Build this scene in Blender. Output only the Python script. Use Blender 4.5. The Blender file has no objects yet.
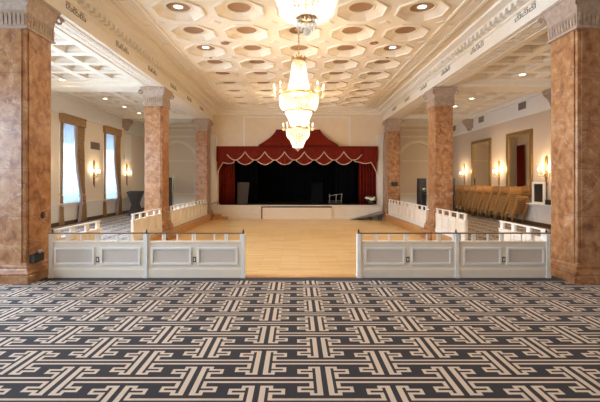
import bpy, bmesh, math, random
from mathutils import Vector, Matrix
random.seed(7)
C = bpy.context.scene.collection
PI = math.pi
ORD = ['lowest', 'second from bottom', 'third from bottom', 'fourth from bottom', 'fifth from bottom',
       'sixth from bottom', 'seventh from bottom', 'second from top', 'topmost']

# ------------------------------------------------------------------ mesh builder
class MB:
    def __init__(s):
        s.bm = bmesh.new()
    def face(s, pts, mi=0):
        f = s.bm.faces.new([s.bm.verts.new(p) for p in pts]); f.material_index = mi; return f
    def box(s, x0, x1, y0, y1, z0, z1, mi=0, taper=0.0):
        t = taper
        v = [s.bm.verts.new(p) for p in ((x0,y0,z0),(x1,y0,z0),(x1,y1,z0),(x0,y1,z0),
             (x0+t,y0+t,z1),(x1-t,y0+t,z1),(x1-t,y1-t,z1),(x0+t,y1-t,z1))]
        for q in ((3,2,1,0),(4,5,6,7),(0,1,5,4),(1,2,6,5),(2,3,7,6),(3,0,4,7)):
            f = s.bm.faces.new([v[i] for i in q]); f.material_index = mi
        return s
    def rings(s, rings, closed=True, caps=True, mi=0, smooth=False):
        vr = [[s.bm.verts.new(p) for p in r] for r in rings]
        n = len(vr[0])
        for a, b in zip(vr[:-1], vr[1:]):
            for i in range(n if closed else n-1):
                j = (i+1) % n
                f = s.bm.faces.new((a[i], a[j], b[j], b[i])); f.material_index = mi; f.smooth = smooth
        if caps and closed:
            f = s.bm.faces.new(vr[0][::-1]); f.material_index = mi
            f = s.bm.faces.new(vr[-1]); f.material_index = mi
        return s
    def lathe(s, prof, n=24, c=(0,0,0), caps=True, mi=0, smooth=True):
        return s.rings([[(c[0]+r*math.cos(2*PI*i/n), c[1]+r*math.sin(2*PI*i/n), c[2]+z) for i in range(n)] for r, z in prof],
                       caps=caps, mi=mi, smooth=smooth)
    def tube(s, pts, r, n=6, mi=0, smooth=True):
        pts = [Vector(p) for p in pts]
        rr = r if isinstance(r, (list, tuple)) else [r]*len(pts)
        out = []
        for i, p in enumerate(pts):
            d = (pts[min(i+1, len(pts)-1)] - pts[max(i-1, 0)]).normalized()
            u = d.cross(Vector((0,0,1)))
            if u.length < 1e-3: u = d.cross(Vector((1,0,0)))
            u.normalize(); w = d.cross(u)
            out.append([p + rr[i]*(math.cos(2*PI*k/n)*u + math.sin(2*PI*k/n)*w) for k in range(n)])
        return s.rings(out, mi=mi, smooth=smooth)
    def prism(s, poly, axis, a, b, mi=0):
        def P(p, t):
            return {'x': (t, p[0], p[1]), 'y': (p[0], t, p[1]), 'z': (p[0], p[1], t)}[axis]
        return s.rings([[P(p, a) for p in poly], [P(p, b) for p in poly]], mi=mi)
    def bead(s, c, r, h=None, mi=0):
        h = h or r
        x, y, z = c
        v = [s.bm.verts.new(p) for p in ((x+r,y,z),(x,y+r,z),(x-r,y,z),(x,y-r,z),(x,y,z+h),(x,y,z-h))]
        for i in range(4):
            j = (i+1) % 4
            s.bm.faces.new((v[i], v[j], v[4])).material_index = mi
            s.bm.faces.new((v[j], v[i], v[5])).material_index = mi
        return s
    def ball(s, c, r, n=10, mi=0, sz=1.0):
        return s.lathe([(max(1e-4, r*math.sin(PI*k/n)), -r*sz*math.cos(PI*k/n)) for k in range(n+1)], n+2, c, caps=False, mi=mi)
    def build(s, name, mats, parent=None, loc=None, rot=None, recalc=True):
        if recalc: bmesh.ops.recalc_face_normals(s.bm, faces=s.bm.faces)
        me = bpy.data.meshes.new(name); s.bm.to_mesh(me); s.bm.free()
        for m in (mats if isinstance(mats, (list, tuple)) else [mats]): me.materials.append(m)
        o = bpy.data.objects.new(name, me); C.objects.link(o)
        if parent: o.parent = parent
        if loc: o.location = loc
        if rot: o.rotation_euler = rot
        return o

def tag(o, label, cat, group=None, kind=None):
    o['label'] = label; o['category'] = cat
    if group: o['group'] = group
    if kind: o['kind'] = kind
    return o
def thing(name, label, cat, loc=(0,0,0), rz=0, group=None, kind=None):
    o = bpy.data.objects.new(name, None); C.objects.link(o)
    o.empty_display_size = .1
    o.location = loc; o.rotation_euler = (0,0,rz)
    return tag(o, label, cat, group, kind)
def struct(o):
    o['kind'] = 'structure'; return o
def children(o): return [c for c in bpy.data.objects if c.parent == o]
def dup(root, loc, rz=None, label=None):
    r = root.copy(); C.objects.link(r); r.location = loc
    if rz is not None: r.rotation_euler = (0,0,rz)
    if label: r['label'] = label
    for ch in children(root):
        c = ch.copy(); C.objects.link(c); c.parent = r
        for g in children(ch):
            d = g.copy(); C.objects.link(d); d.parent = c
    return r

# ------------------------------------------------------------------ materials
class NT:
    def __init__(s, name):
        s.m = bpy.data.materials.new(name); s.m.use_nodes = True
        s.t = s.m.node_tree; s.b = s.t.nodes['Principled BSDF']; s.out = s.t.nodes['Material Output']
    def n(s, typ, **kw):
        x = s.t.nodes.new(typ)
        for k, v in kw.items():
            if k.startswith('in_'):
                x.inputs[k[3:].replace('_', ' ')].default_value = v
            else: setattr(x, k, v)
        return x
    def l(s, a, b): s.t.links.new(a, b)
    def math(s, op, a, b=0.0, c=None):
        x = s.t.nodes.new('ShaderNodeMath'); x.operation = op
        for i, v in enumerate((a, b) if c is None else (a, b, c)):
            if isinstance(v, (int, float)): x.inputs[i].default_value = v
            else: s.l(v, x.inputs[i])
        return x.outputs[0]
    def mix(s, f, a, b):
        x = s.t.nodes.new('ShaderNodeMix'); x.data_type = 'RGBA'
        for i, v in ((0, f), (6, a), (7, b)):
            if isinstance(v, (int, float)): x.inputs[i].default_value = v
            elif isinstance(v, tuple): x.inputs[i].default_value = (*v, 1)
            else: s.l(v, x.inputs[i])
        return x.outputs[2]
    def ramp(s, f, stops):
        x = s.t.nodes.new('ShaderNodeValToRGB'); e = x.color_ramp.elements
        while len(e) < len(stops): e.new(.5)
        for q, (p, c) in zip(e, stops): q.position = p; q.color = (*c, 1)
        s.l(f, x.inputs[0]); return x.outputs[0]
    def bump(s, h, strength=.2, dist=.02):
        x = s.n('ShaderNodeBump', in_Strength=strength, in_Distance=dist); s.l(h, x.inputs['Height'])
        s.l(x.outputs[0], s.b.inputs['Normal'])

def simple(name, col, rough=.5, metal=0.0, var=.06, scale=6.0, bump=0.0, spec=None, **kw):
    k = NT(name)
    p = k.n('ShaderNodeNewGeometry').outputs['Position']
    z = k.n('ShaderNodeTexNoise', in_Scale=scale, in_Detail=4.0); k.l(p, z.inputs['Vector'])
    a = tuple(max(0, c*(1-var)) for c in col); b = tuple(min(1, c*(1+var)) for c in col)
    k.l(k.ramp(z.outputs[0], [(.3, a), (.7, b)]), k.b.inputs['Base Color'])
    k.b.inputs['Roughness'].default_value = rough; k.b.inputs['Metallic'].default_value = metal
    if spec is not None: k.b.inputs['Specular IOR Level'].default_value = spec
    if bump: k.bump(z.outputs[0], bump)
    return k.m

def emit(name, col, strength):
    k = NT(name); e = k.n('ShaderNodeEmission', in_Strength=strength); e.inputs[0].default_value = (*col, 1)
    k.l(e.outputs[0], k.out.inputs[0]); return k.m

M = {}
M['plaster'] = simple('plaster cream', (.86,.765,.62), .7, var=.03, scale=3)
M['white'] = simple('white paint', (.80,.77,.72), .45, var=.02)
M['wallpaper'] = simple('taupe wall covering', (.60,.49,.385), .75, var=.03, scale=40)
M['wall_lightened'] = simple('lightened wall covering', (.74,.64,.52), .75, var=.03, scale=40)  # taupe lightened: sconce glow and end-wall brightness put into the colour
M['beam'] = simple('beam paint', (.80,.735,.63), .6, var=.02)
M['disc'] = simple('coffer brown paint', (.36,.20,.10), .6)
M['partition'] = simple('balustrade paint', (.78,.69,.57), .45, var=.02)
M['inset'] = simple('balustrade inset fabric', (.60,.53,.46), .7, var=.08, scale=120)
M['brass'] = simple('aged brass', (.62,.40,.16), .32, 1.0, var=.15)
M['gilt'] = simple('gilded wood', (.55,.36,.13), .38, .7, var=.2, scale=20)
M['rail'] = simple('brown handrail', (.20,.12,.07), .35)
M['black'] = simple('black fabric', (.010,.010,.011), .9, spec=.1)
M['dark'] = simple('dark grey cloth', (.06,.06,.07), .8)
M['plastic'] = simple('black plastic', (.02,.02,.022), .4)
M['steel'] = simple('brushed steel', (.6,.6,.6), .3, 1.0)
M['red'] = simple('red velvet', (.165,.014,.006), .8, var=.2, scale=9, spec=.15)
M['trim'] = simple('pale gold fringe', (.68,.48,.36), .7)
M['drape'] = simple('bronze damask curtain', (.33,.19,.08), .6, var=.25, scale=14)
M['lining'] = simple('lavender curtain lining', (.48,.42,.46), .7)
M['woodrise'] = simple('orange oak riser', (.48,.24,.085), .4, var=.15, scale=8)
M['greyramp'] = simple('grey ramp carpet', (.24,.23,.24), .9, var=.15, scale=60)
M['ledge'] = simple('dark baseboard', (.09,.05,.03), .4)
M['chair'] = simple('golden wood chair frame', (.40,.20,.060), .38, var=.2, scale=12)
M['cushion'] = simple('brown seat fabric', (.20,.11,.045), .75, var=.15, scale=30)
M['petal'] = simple('white petals', (.85,.83,.74), .7)
M['leaf'] = simple('green leaves', (.06,.11,.04), .6)
M['tan'] = simple('shaded tan board', (.055,.032,.017), .6)  # tan taken down to dark brown, stage shade mixed into the colour
M['vent'] = simple('grey vent metal', (.26,.21,.17), .5, .3)
M['steprail'] = simple('dull white rail', (.34,.31,.28), .5)
M['stagewall'] = simple('tan stage wall paint', (.76,.62,.45), .7, var=.03, scale=3)
M['sconcegilt'] = simple('dark gilt', (.30,.18,.06), .4, .6, var=.2, scale=20)
M['fret'] = simple('dark grille metal', (.20,.15,.09), .5, .3)
M['bulb'] = emit('lit bulb', (1,.82,.55), 9)
M['lens'] = emit('lit downlight lens', (1,.90,.72), 9)
M['stone'] = simple('carved grey stone', (.41,.305,.235), .55, var=.2, scale=14, bump=.3)

def marble():
    k = NT('rosso marble')
    pos = k.n('ShaderNodeNewGeometry').outputs['Position']
    w = k.n('ShaderNodeTexNoise', in_Scale=6.5, in_Detail=9.0, in_Distortion=.5); k.l(pos, w.inputs['Vector'])
    base = k.ramp(w.outputs[0], [(.32, (.17,.062,.028)), (.46, (.37,.165,.066)), (.57, (.46,.245,.108)), (.72, (.55,.37,.23))])
    f = k.n('ShaderNodeTexNoise', in_Scale=17.0, in_Detail=9.0); k.l(pos, f.inputs['Vector'])
    c2 = k.mix(k.math('MULTIPLY', f.outputs[0], .62), base, (.29,.13,.055))
    v = k.n('ShaderNodeTexNoise', in_Scale=1.5, in_Detail=6.0, in_Distortion=.9); k.l(pos, v.inputs['Vector'])
    d = k.math('ABSOLUTE', k.math('SUBTRACT', v.outputs[0], .5))
    vein = k.math('MULTIPLY', k.math('LESS_THAN', d, .006), .22)
    c3 = k.mix(vein, c2, (.78,.64,.54))
    v2 = k.n('ShaderNodeTexNoise', in_Scale=3.4, in_Detail=5.0, in_Distortion=1.5); k.l(pos, v2.inputs['Vector'])
    d2 = k.math('ABSOLUTE', k.math('SUBTRACT', v2.outputs[0], .47))
    c4 = k.mix(k.math('MULTIPLY', k.math('LESS_THAN', d2, .007), .4), c3, (.22,.08,.05))
    sep = k.n('ShaderNodeSeparateXYZ'); k.l(pos, sep.inputs[0])
    jm = k.math('ABSOLUTE', k.math('SUBTRACT', k.math('MODULO', k.math('ADD', sep.outputs[2], .480), .757), .0))
    c5 = k.mix(k.math('MULTIPLY', k.math('LESS_THAN', jm, .012), .45), c4, (.16,.07,.04))
    k.l(c5, k.b.inputs['Base Color']); k.b.inputs['Roughness'].default_value = .28
    return k.m
M['marble'] = marble()

def carpet():
    k = NT('greek key carpet')
    pos = k.n('ShaderNodeNewGeometry').outputs['Position']
    sep = k.n('ShaderNodeSeparateXYZ'); k.l(pos, sep.inputs[0])
    PX, PY = 1.053, .64
    def fold(o, off, per):   # |distance to the nearest repeat|
        t = k.math('ADD', o, 200*per - off + per/2)
        return k.math('ABSOLUTE', k.math('SUBTRACT', k.math('MODULO', t, per), per/2))
    R = [(.022,.065,0,.23),(.065,.122,.202,.23),(.09,.122,.16,.23),(.09,.216,.157,.185),(.188,.216,.102,.185),
         (.09,.216,.102,.13),(.09,.122,.02,.13),(.09,.60,.02,.047)]
    tot = None
    for ox, oy in ((.140, 3.216), (.140+PX/2, 3.216+PY/2)):
        a = fold(sep.outputs[0], ox, PX); b = fold(sep.outputs[1], oy, PY)
        for u0, u1, v0, v1 in R:
            m = k.math('MULTIPLY', k.math('COMPARE', a, (u0+u1)/2, (u1-u0)/2), k.math('COMPARE', b, (v0+v1)/2, (v1-v0)/2))
            tot = m if tot is None else k.math('MAXIMUM', tot, m)
    border = k.math('MULTIPLY', k.math('GREATER_THAN', sep.outputs[1], 6.42), k.math('LESS_THAN', k.math('ABSOLUTE', sep.outputs[0]), 4.24))
    tot = k.math('MULTIPLY', tot, k.math('SUBTRACT', 1.0, border))
    # woven rib: fine weft lines
    rib = k.math('MODULO', k.math('MULTIPLY', sep.outputs[1], 60.0), 1.0)
    nz = k.n('ShaderNodeTexNoise', in_Scale=90.0, in_Detail=2.0); k.l(pos, nz.inputs['Vector'])
    dark = k.mix(k.math('MULTIPLY', k.math('LESS_THAN', rib, .35), .6), (.036,.033,.039), (.018,.017,.022))
    dark = k.mix(nz.outputs[0], dark, (.032,.029,.034))
    light = k.mix(nz.outputs[0], (.59,.495,.415), (.48,.40,.335))
    k.l(k.mix(tot, dark, light), k.b.inputs['Base Color'])
    k.b.inputs['Roughness'].default_value = .9; k.b.inputs['Specular IOR Level'].default_value = .1
    k.b.inputs['Sheen Weight'].default_value = .10; k.b.inputs['Sheen Roughness'].default_value = .35
    k.bump(nz.outputs[0], .3, .006)
    return k.m
M['carpet'] = carpet()

def parquet():
    k = NT('honey parquet')
    pos = k.n('ShaderNodeNewGeometry').outputs['Position']
    br = k.n('ShaderNodeTexBrick', in_Scale=1.0, in_Mortar_Size=.004, in_Brick_Width=.9, in_Row_Height=.09, in_Bias=0.0)
    br.inputs['Color1'].default_value = (.82,.585,.30,1); br.inputs['Color2'].default_value = (.68,.455,.205,1); br.inputs['Mortar'].default_value = (.5,.3,.12,1)
    k.l(pos, br.inputs['Vector'])
    z = k.n('ShaderNodeTexNoise', in_Scale=1.1, in_Detail=5.0); k.l(pos, z.inputs['Vector'])
    k.l(k.mix(k.math('MULTIPLY', z.outputs[0], .4), br.outputs[0], (.83,.61,.33)), k.b.inputs['Base Color'])
    k.b.inputs['Roughness'].default_value = .27
    return k.m
M['parquet'] = parquet()

def glass(name, mixf, col=(1,1,1), rough=.02):
    k = NT(name); t = k.n('ShaderNodeBsdfTransparent'); t.inputs[0].default_value = (*col, 1)
    g = k.n('ShaderNodeBsdfGlossy', in_Roughness=rough); m = k.n('ShaderNodeMixShader'); m.inputs[0].default_value = mixf
    k.l(t.outputs[0], m.inputs[1]); k.l(g.outputs[0], m.inputs[2]); k.l(m.outputs[0], k.out.inputs[0]); return k.m
M['pane'] = glass('window glass', .05)
def sheer():
    k = NT('sheer voile'); t = k.n('ShaderNodeBsdfTransparent'); t.inputs[0].default_value = (.95,.97,1,1)
    g = k.n('ShaderNodeBsdfTranslucent'); g.inputs[0].default_value = (.36,.405,.46,1)
    m = k.n('ShaderNodeMixShader'); m.inputs[0].default_value = .93
    k.l(t.outputs[0], m.inputs[1]); k.l(g.outputs[0], m.inputs[2]); k.l(m.outputs[0], k.out.inputs[0]); return k.m
M['sheer'] = sheer()
def crystal():
    k = NT('lead crystal'); a = k.n('ShaderNodeBsdfTranslucent'); a.inputs[0].default_value = (.95,.93,.88,1)
    d = k.n('ShaderNodeBsdfDiffuse'); d.inputs[0].default_value = (.9,.88,.82,1)
    g = k.n('ShaderNodeBsdfGlossy', in_Roughness=.08); t = k.n('ShaderNodeBsdfTransparent')
    def mx(f, x, y):
        m = k.n('ShaderNodeMixShader'); m.inputs[0].default_value = f; k.l(x.outputs[0], m.inputs[1]); k.l(y.outputs[0], m.inputs[2]); return m
    k.l(mx(.35, mx(.2, mx(.35, a, d), g), t).outputs[0], k.out.inputs[0]); return k.m
M['crystal'] = crystal()
def mirror():
    k = NT('mirror glass'); k.b.inputs['Metallic'].default_value = 1; k.b.inputs['Roughness'].default_value = .03
    k.b.inputs['Base Color'].default_value = (.78,.74,.68,1); return k.m
M['mirror'] = mirror()

# ------------------------------------------------------------------ camera / world
cam = bpy.data.cameras.new('camera'); co = bpy.data.objects.new('camera', cam); C.objects.link(co)
co.location = (-.0875,0,1.6); co.rotation_euler = (PI/2,0,0)
cam.lens = 24; cam.sensor_width = 36; cam.sensor_fit = 'HORIZONTAL'; cam.shift_x = 4/600; cam.shift_y = -20/600; cam.clip_start = .05
bpy.context.scene.camera = co
wd = bpy.data.worlds.new('sky'); bpy.context.scene.world = wd; wd.use_nodes = True
wd.node_tree.nodes['Background'].inputs[0].default_value = (.78,.89,1.0,1)
wd.node_tree.nodes['Background'].inputs[1].default_value = 6.5
vs = bpy.context.scene.view_settings
vs.view_transform = 'Standard'; vs.look = 'None'; vs.gamma = 1; vs.use_curve_mapping = False; vs.exposure = 0.0

XW, YB, YF, YE, YP = 8.5, -4.0, 6.75, 22.3, 20.25      # side walls, back wall, step edge, aisle end wall, stage wall
XI, XO = 4.34, 4.94                                     # column faces
COLY = [6.3, 12.75, 19.2]; CD = .7
DZ = -.3

# ------------------------------------------------------------------ floors
b = MB(); b.box(-XW, XW, YB, YF, -.1, 0); struct(b.build('floor', M['carpet']))
for sd in (-1, 1):
    b = MB(); xs = sorted((sd*4.28, sd*XW)); b.box(xs[0], xs[1], YF, YE, -.1, 0)
    struct(b.build('floor_left' if sd < 0 else 'floor_right', M['carpet']))
    b = MB(); xs = sorted((sd*4.28, sd*4.20)); b.box(xs[0], xs[1], YF, 20.0, DZ-.05, -.001)
    struct(b.build('trim_%d' % (1 if sd < 0 else 2), M['woodrise']))
b = MB(); b.box(-4.2, 4.2, YF, 20.05, DZ-.1, DZ); struct(b.build('floor_dance', M['parquet']))
b = MB(); b.box(-4.2, 4.2, YF, YF+.03, DZ, .004); b.box(-.925, .945, 6.61, YF+.04, .0, .010); b.box(-4.2, 4.2, YF+.03, YF+.33, DZ, DZ/2); struct(b.build('trim_3', M['woodrise']))

# ------------------------------------------------------------------ walls
WY = [14.98, 18.21, 11.60, 8.30, 5.00, 1.70, -1.60]     # window centres on the left wall
WW, WZ0, WZ1 = .70, .72, 3.78
b = MB()
b.box(-XW-.3, -XW, YB, YE+.2, -.1, WZ0); b.box(-XW-.3, -XW, YB, YE+.2, WZ1, 5.4)
ys = sorted(WY); prev = YB
for y in ys:
    b.box(-XW-.3, -XW, prev, y-WW, WZ0, WZ1); prev = y+WW
b.box(-XW-.3, -XW, prev, YE+.2, WZ0, WZ1)
struct(b.build('wall_left', M['wall_lightened']))
b = MB(); b.box(XW, XW+.3, YB, YE+.2, -.1, 5.4); struct(b.build('wall_right', M['wallpaper']))
b = MB(); b.box(-XW-.3, XW+.3, YB-.3, YB, -.1, 5.6); struct(b.build('wall_back', M['wallpaper']))
# aisle end walls with arched niches
for sd in (-1, 1):
    b = MB(); cx = sd*6.7; r = .98; zs = 2.72; N = 16
    x0, x1 = sorted((sd*4.35, sd*XW))
    arc = [(cx + r*math.cos(PI*(1-i/N)), zs + r*math.sin(PI*(1-i/N))) for i in range(N+1)]
    b.box(x0, cx-r, YE, YE+.2, 0, 5.4); b.box(cx+r, x1, YE, YE+.2, 0, 5.4)
    for (xa, za), (xb, zb) in zip(arc[:-1], arc[1:]):
        b.rings([[(xa,YE,za),(xb,YE,zb),(xb,YE,5.4),(xa,YE,5.4)], [(xa,YE+.2,za),(xb,YE+.2,zb),(xb,YE+.2,5.4),(xa,YE+.2,5.4)]])
    b.box(cx-r-.05, cx+r+.05, YE+.2, YE+.3, 0, 4.2)
    struct(b.build('wall_end_left' if sd < 0 else 'wall_end_right', M['wall_lightened']))
    # archivolt and panel moldings
    b = MB(); ring = []
    path = [(cx-r, 0)] + arc + [(cx+r, 0)]
    outer = [(cx-r-.16, 0)] + [(cx + (r+.16)*math.cos(PI*(1-i/N)), zs + (r+.16)*math.sin(PI*(1-i/N))) for i in range(N+1)] + [(cx+r+.16, 0)]
    for i in range(len(path)-1):
        q = [path[i], path[i+1], outer[i+1], outer[i]]
        b.rings([[(x, YE-.06, z) for x, z in q], [(x, YE+.02, z) for x, z in q]])
    b.box(x0, x1, YE-.10, YE, 4.02, 4.12); b.box(x0, x1, YE-.06, YE, 4.40, 4.46); b.box(x0, x1, YE-.16, YE, 4.62, 4.76)
    b.box(cx-r, cx+r, YE+.17, YE+.2, 2.70, 2.76)
    b.box(cx-r, cx+r, YE+.17, YE+.2, .86, .92)
    struct(b.build('trim_%d' % (4 if sd < 0 else 5), M['plaster']))
# stage wall (proscenium) and returns
OX0, OX1, OZ1 = -4.04, 4.02, 3.36
b = MB(); b.box(-4.55, OX0, YP, YP+.25, DZ, 5.5); b.box(OX1, 4.55, YP, YP+.25, DZ, 5.5); b.box(OX0, OX1, YP, YP+.25, OZ1, 5.5)
struct(b.build('wall_stage', M['stagewall']))
b = MB()
for sd in (-1, 1):
    x0, x1 = sorted((sd*4.35, sd*4.55)); b.box(x0, x1, YP+.25, 25.2, DZ, 5.5)
b.box(-4.55, 4.55, 25.2, 25.4, DZ, 5.5); b.box(-4.55, 4.55, YP+.25, 25.4, 5.4, 5.5)
struct(b.build('wall_stage_house', M['black']))
b = MB()
for sd in (-1, 1):
    x0, x1 = sorted((sd*4.56, sd*4.70)); b.box(x0, x1, YP, YE+.05, 0, 5.3)
struct(b.build('wall_stage_side', M['plaster']))
b = MB()   # pale pilaster strips and panel molding on the stage wall
for x0, x1 in ((-4.34,-4.10), (4.06,4.30)):
    b.box(x0, x1, YP-.10, YP, DZ, 3.85); b.box(x0-.02, x1+.02, YP-.13, YP, 3.6, 3.92)
for x0, x1 in ((-2.75,-2.68), (2.62,2.69)): b.box(x0, x1, YP-.02, YP, 3.36, 4.85)
b.box(-2.75, 2.69, YP-.02, YP, 4.80, 4.87)
struct(b.build('trim_6', M['white']))

# frieze, cornice, chair rail, panelling, baseboard of the side walls
for sd in (-1, 1):
    b = MB()
    def wbox(d, y0, y1, z0, z1, mb=None):
        xs = sorted((sd*XW, sd*(XW-d))); (mb or b).box(xs[0], xs[1], y0, y1, z0, z1)
    wbox(.03, YB, YE, 4.14, 4.70); wbox(.10, YB, YE, 4.06, 4.14); wbox(.06, YB, YE, 4.02, 4.06); wbox(.16, YB, YE, 4.62, 4.75)
    struct(b.build('trim_%d' % (7 if sd < 0 else 8), M['white']))
    b = MB(); wbox(.02, YB, YE, .12, .72) ; wbox(.09, YB, YE, .74, .80) ; wbox(.05, YB, YE, .70, .74)
    y = YB+.3
    while y < YE-1.2:
        for z0, z1 in ((.22,.25), (.60,.63)): wbox(.035, y, y+1.4, z0, z1)
        for q in (y, y+1.37): wbox(.035, q, q+.03, .22, .63)
        y += 1.65
    struct(b.build('trim_%d' % (9 if sd < 0 else 10), M['white']))
    b = MB(); wbox(.05, YB, YE, 0, .14); struct(b.build('baseboard_left' if sd < 0 else 'baseboard_right', M['ledge']))

# ------------------------------------------------------------------ ceilings
CZ = 5.18; PITCH = 1.28
ROWY = [9.68 + PITCH*k for k in range(-10, 8)]
b = MB()
def octo(cx, cy, ap, z):
    R = ap/math.cos(PI/8)
    return [(cx+R*math.cos(PI/8+PI/4*i), cy+R*math.sin(PI/8+PI/4*i), z) for i in range(8)]
def coffer(b, cx, cy):
    h = PITCH/2
    sq = [(cx+h,cy+h,CZ),(cx-h,cy+h,CZ),(cx-h,cy-h,CZ),(cx+h,cy-h,CZ)]
    o = octo(cx, cy, .53, CZ)
    # octagon vertex pairs: corners between (0,1),(2,3),(4,5),(6,7); sides between (1,2),(3,4),(5,6),(7,0)
    for i in range(4):
        b.face([sq[i], o[2*i+1], o[2*i]])
        b.face([sq[i], sq[(i+1) % 4], o[(2*i+2) % 8], o[2*i+1]])
    prof = [(.53, 0), (.53,-.025), (.49,-.03), (.475,.0), (.365,.052), (.345,.054), (.315,.068)]
    b.rings([octo(cx, cy, a, CZ+z) for a, z in prof], caps=False)
    n = 24
    circ = lambda r, z: [(cx+r*math.cos(2*PI*i/n+PI/8), cy+r*math.sin(2*PI*i/n+PI/8), CZ+z) for i in range(n)]
    oc = octo(cx, cy, .315, CZ+.068); oct24 = []
    for i in range(8):
        p, q = Vector(oc[i]), Vector(oc[(i+1) % 8])
        oct24 += [p, p.lerp(q, 1/3), p.lerp(q, 2/3)]
    b.rings([oct24, circ(.275,.068), circ(.275,.058), circ(.25,.058), circ(.25,.085)], caps=False)
    b.face(circ(.25,.085), 1)
for cy in ROWY:
    for c in range(-2, 3): coffer(b, c*PITCH, cy)
    for c in range(-3, 3):   # little diamond bosses where four coffers meet
        cx = (c+.5)*PITCH; y = cy+PITCH/2
        if abs(c+.5) < 2.6:
            d = .15
            b.rings([[(cx+d,y,CZ),(cx,y+d,CZ),(cx-d,y,CZ),(cx,y-d,CZ)], [(cx+d*.7,y,CZ-.02),(cx,y+d*.7,CZ-.02),(cx-d*.7,y,CZ-.02),(cx,y-d*.7,CZ-.02)]])
for sd in (-1, 1):
    x0, x1 = sorted((sd*3.2, sd*4.5)); b.box(x0, x1, YB, YP+.2, CZ, CZ+.1)
    for xa, xb, dz in ((3.25,3.31,.03), (3.36,3.40,.02), (3.62,3.70,.035), (3.74,3.77,.02)):
        xs = sorted((sd*xa, sd*xb)); b.box(xs[0], xs[1], YB, YP-.3, CZ-dz, CZ)
    y = ROWY[0]
    while y < YP-.8:
        xs = sorted((sd*3.43, sd*3.58)); b.box(xs[0], xs[1], y-.5, y+.5, CZ-.02, CZ); y += PITCH
ymax = ROWY[-1]+PITCH/2
b.box(-3.2, 3.2, ymax, YP+.2, CZ, CZ+.1); b.box(-3.2, 3.2, YB, ROWY[0]-PITCH/2+.001, CZ, CZ+.1)
for ya, yb, dz in ((ymax+.08, ymax+.16, .03), (YP-.45, YP-.25, .06), (YP-.25, YP, .14), (YP-.12, YP, .24)):
    b.box(-4.2, 4.2, ya, yb, CZ-dz, CZ)
b.box(-XW-.3, XW+.3, YB-.3, 25.4, 5.62, 5.72)
bmesh.ops.remove_doubles(b.bm, verts=b.bm.verts, dist=.0005)
struct(b.build('ceiling', [M['plaster'], M['disc']]))
# aisle ceilings with square coffers
AZ = 4.76
for sd in (-1, 1):
    b = MB()
    xs = [sd*(5.5+.76*i) for i in range(4)]; hx, hy = .38, .41
    ry = [12.05-.82*k for k in range(7)] + [18.5-.82*k for k in range(7)] + [5.6-.82*k for k in range(11)]
    for cy in ry:
        for cx in xs:
            sq = [(cx+hx,cy+hy),(cx-hx,cy+hy),(cx-hx,cy-hy),(cx+hx,cy-hy)]
            ins = lambda f, z: [(cx+(x-cx)*f, cy+(y-cy)*f, z) for x, y in sq]
            b.rings([ins(1,AZ), ins(.72,AZ), ins(.70,AZ+.06), ins(.60,AZ+.07), ins(.52,AZ+.16)], caps=False)
            b.face(ins(.52, AZ+.16), 1)
    # flat borders
    edges_y = [(YB, 5.6-.82*10-hy), (5.6+hy, 12.05-.82*6-hy), (12.05+hy, 18.5-.82*6-hy), (18.5+hy, YE+.2)]
    xa, xb = sorted((sd*5.12, sd*8.16))
    for y0, y1 in edges_y: b.box(xa, xb, y0, y1, AZ, AZ+.05)
    for p, q in ((4.9,5.12), (8.16,8.5)):
        xa2, xb2 = sorted((sd*p, sd*q)); b.box(xa2, xb2, YB, YE+.2, AZ, AZ+.05)
    bmesh.ops.remove_doubles(b.bm, verts=b.bm.verts, dist=.0005)
    struct(b.build('ceiling_left' if sd < 0 else 'ceiling_right', [M['beam'], M['disc']]))
    b = MB(); xa, xb = sorted((sd*4.85, sd*XW))
    for cy in [-.15] + COLY:
        b.box(xa, xb, cy-.05, cy+CD+.05, 4.60, AZ+.02); b.box(xa, xb, cy-.14, cy+CD+.14, 4.70, AZ+.02)
    struct(b.build('beam_cross_left' if sd < 0 else 'beam_cross_right', M['beam']))
    # main beam with cornice, dentils and soffit panels
    b = MB()
    prof = [(4.90,4.60),(4.29,4.60),(4.29,4.64),(4.31,4.66),(4.31,4.90),(4.26,4.92),(4.26,4.95),(4.22,4.96),(4.22,5.04),(4.12,5.06),(4.10,5.09),(4.02,5.11),(3.94,5.13),(3.92,5.23),(4.90,5.23)]
    b.prism([(sd*x, z) for x, z in prof], 'y', YB, YP)
    y = 5.0
    while y < YP-.3:
        x0, x1 = sorted((sd*4.24, sd*4.10)); b.box(x0, x1, y, y+.105, 4.955, 5.055); y += .215
    for p, q in ((4.40,4.43), (4.76,4.79)):
        x0, x1 = sorted((sd*p, sd*q)); b.box(x0, x1, YB, YP, 4.585, 4.60)
    y = 0
    while y < YP-.5:
        if not any(c-.5 < y < c+CD+.4 for c in COLY):
            for p in (4.47, 4.60):
                x0, x1 = sorted((sd*p, sd*(p+.10))); b.box(x0, x1, y, y+.20, 4.588, 4.60)
        y += .28
    struct(b.build('beam_left' if sd < 0 else 'beam_right', M['beam']))

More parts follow.
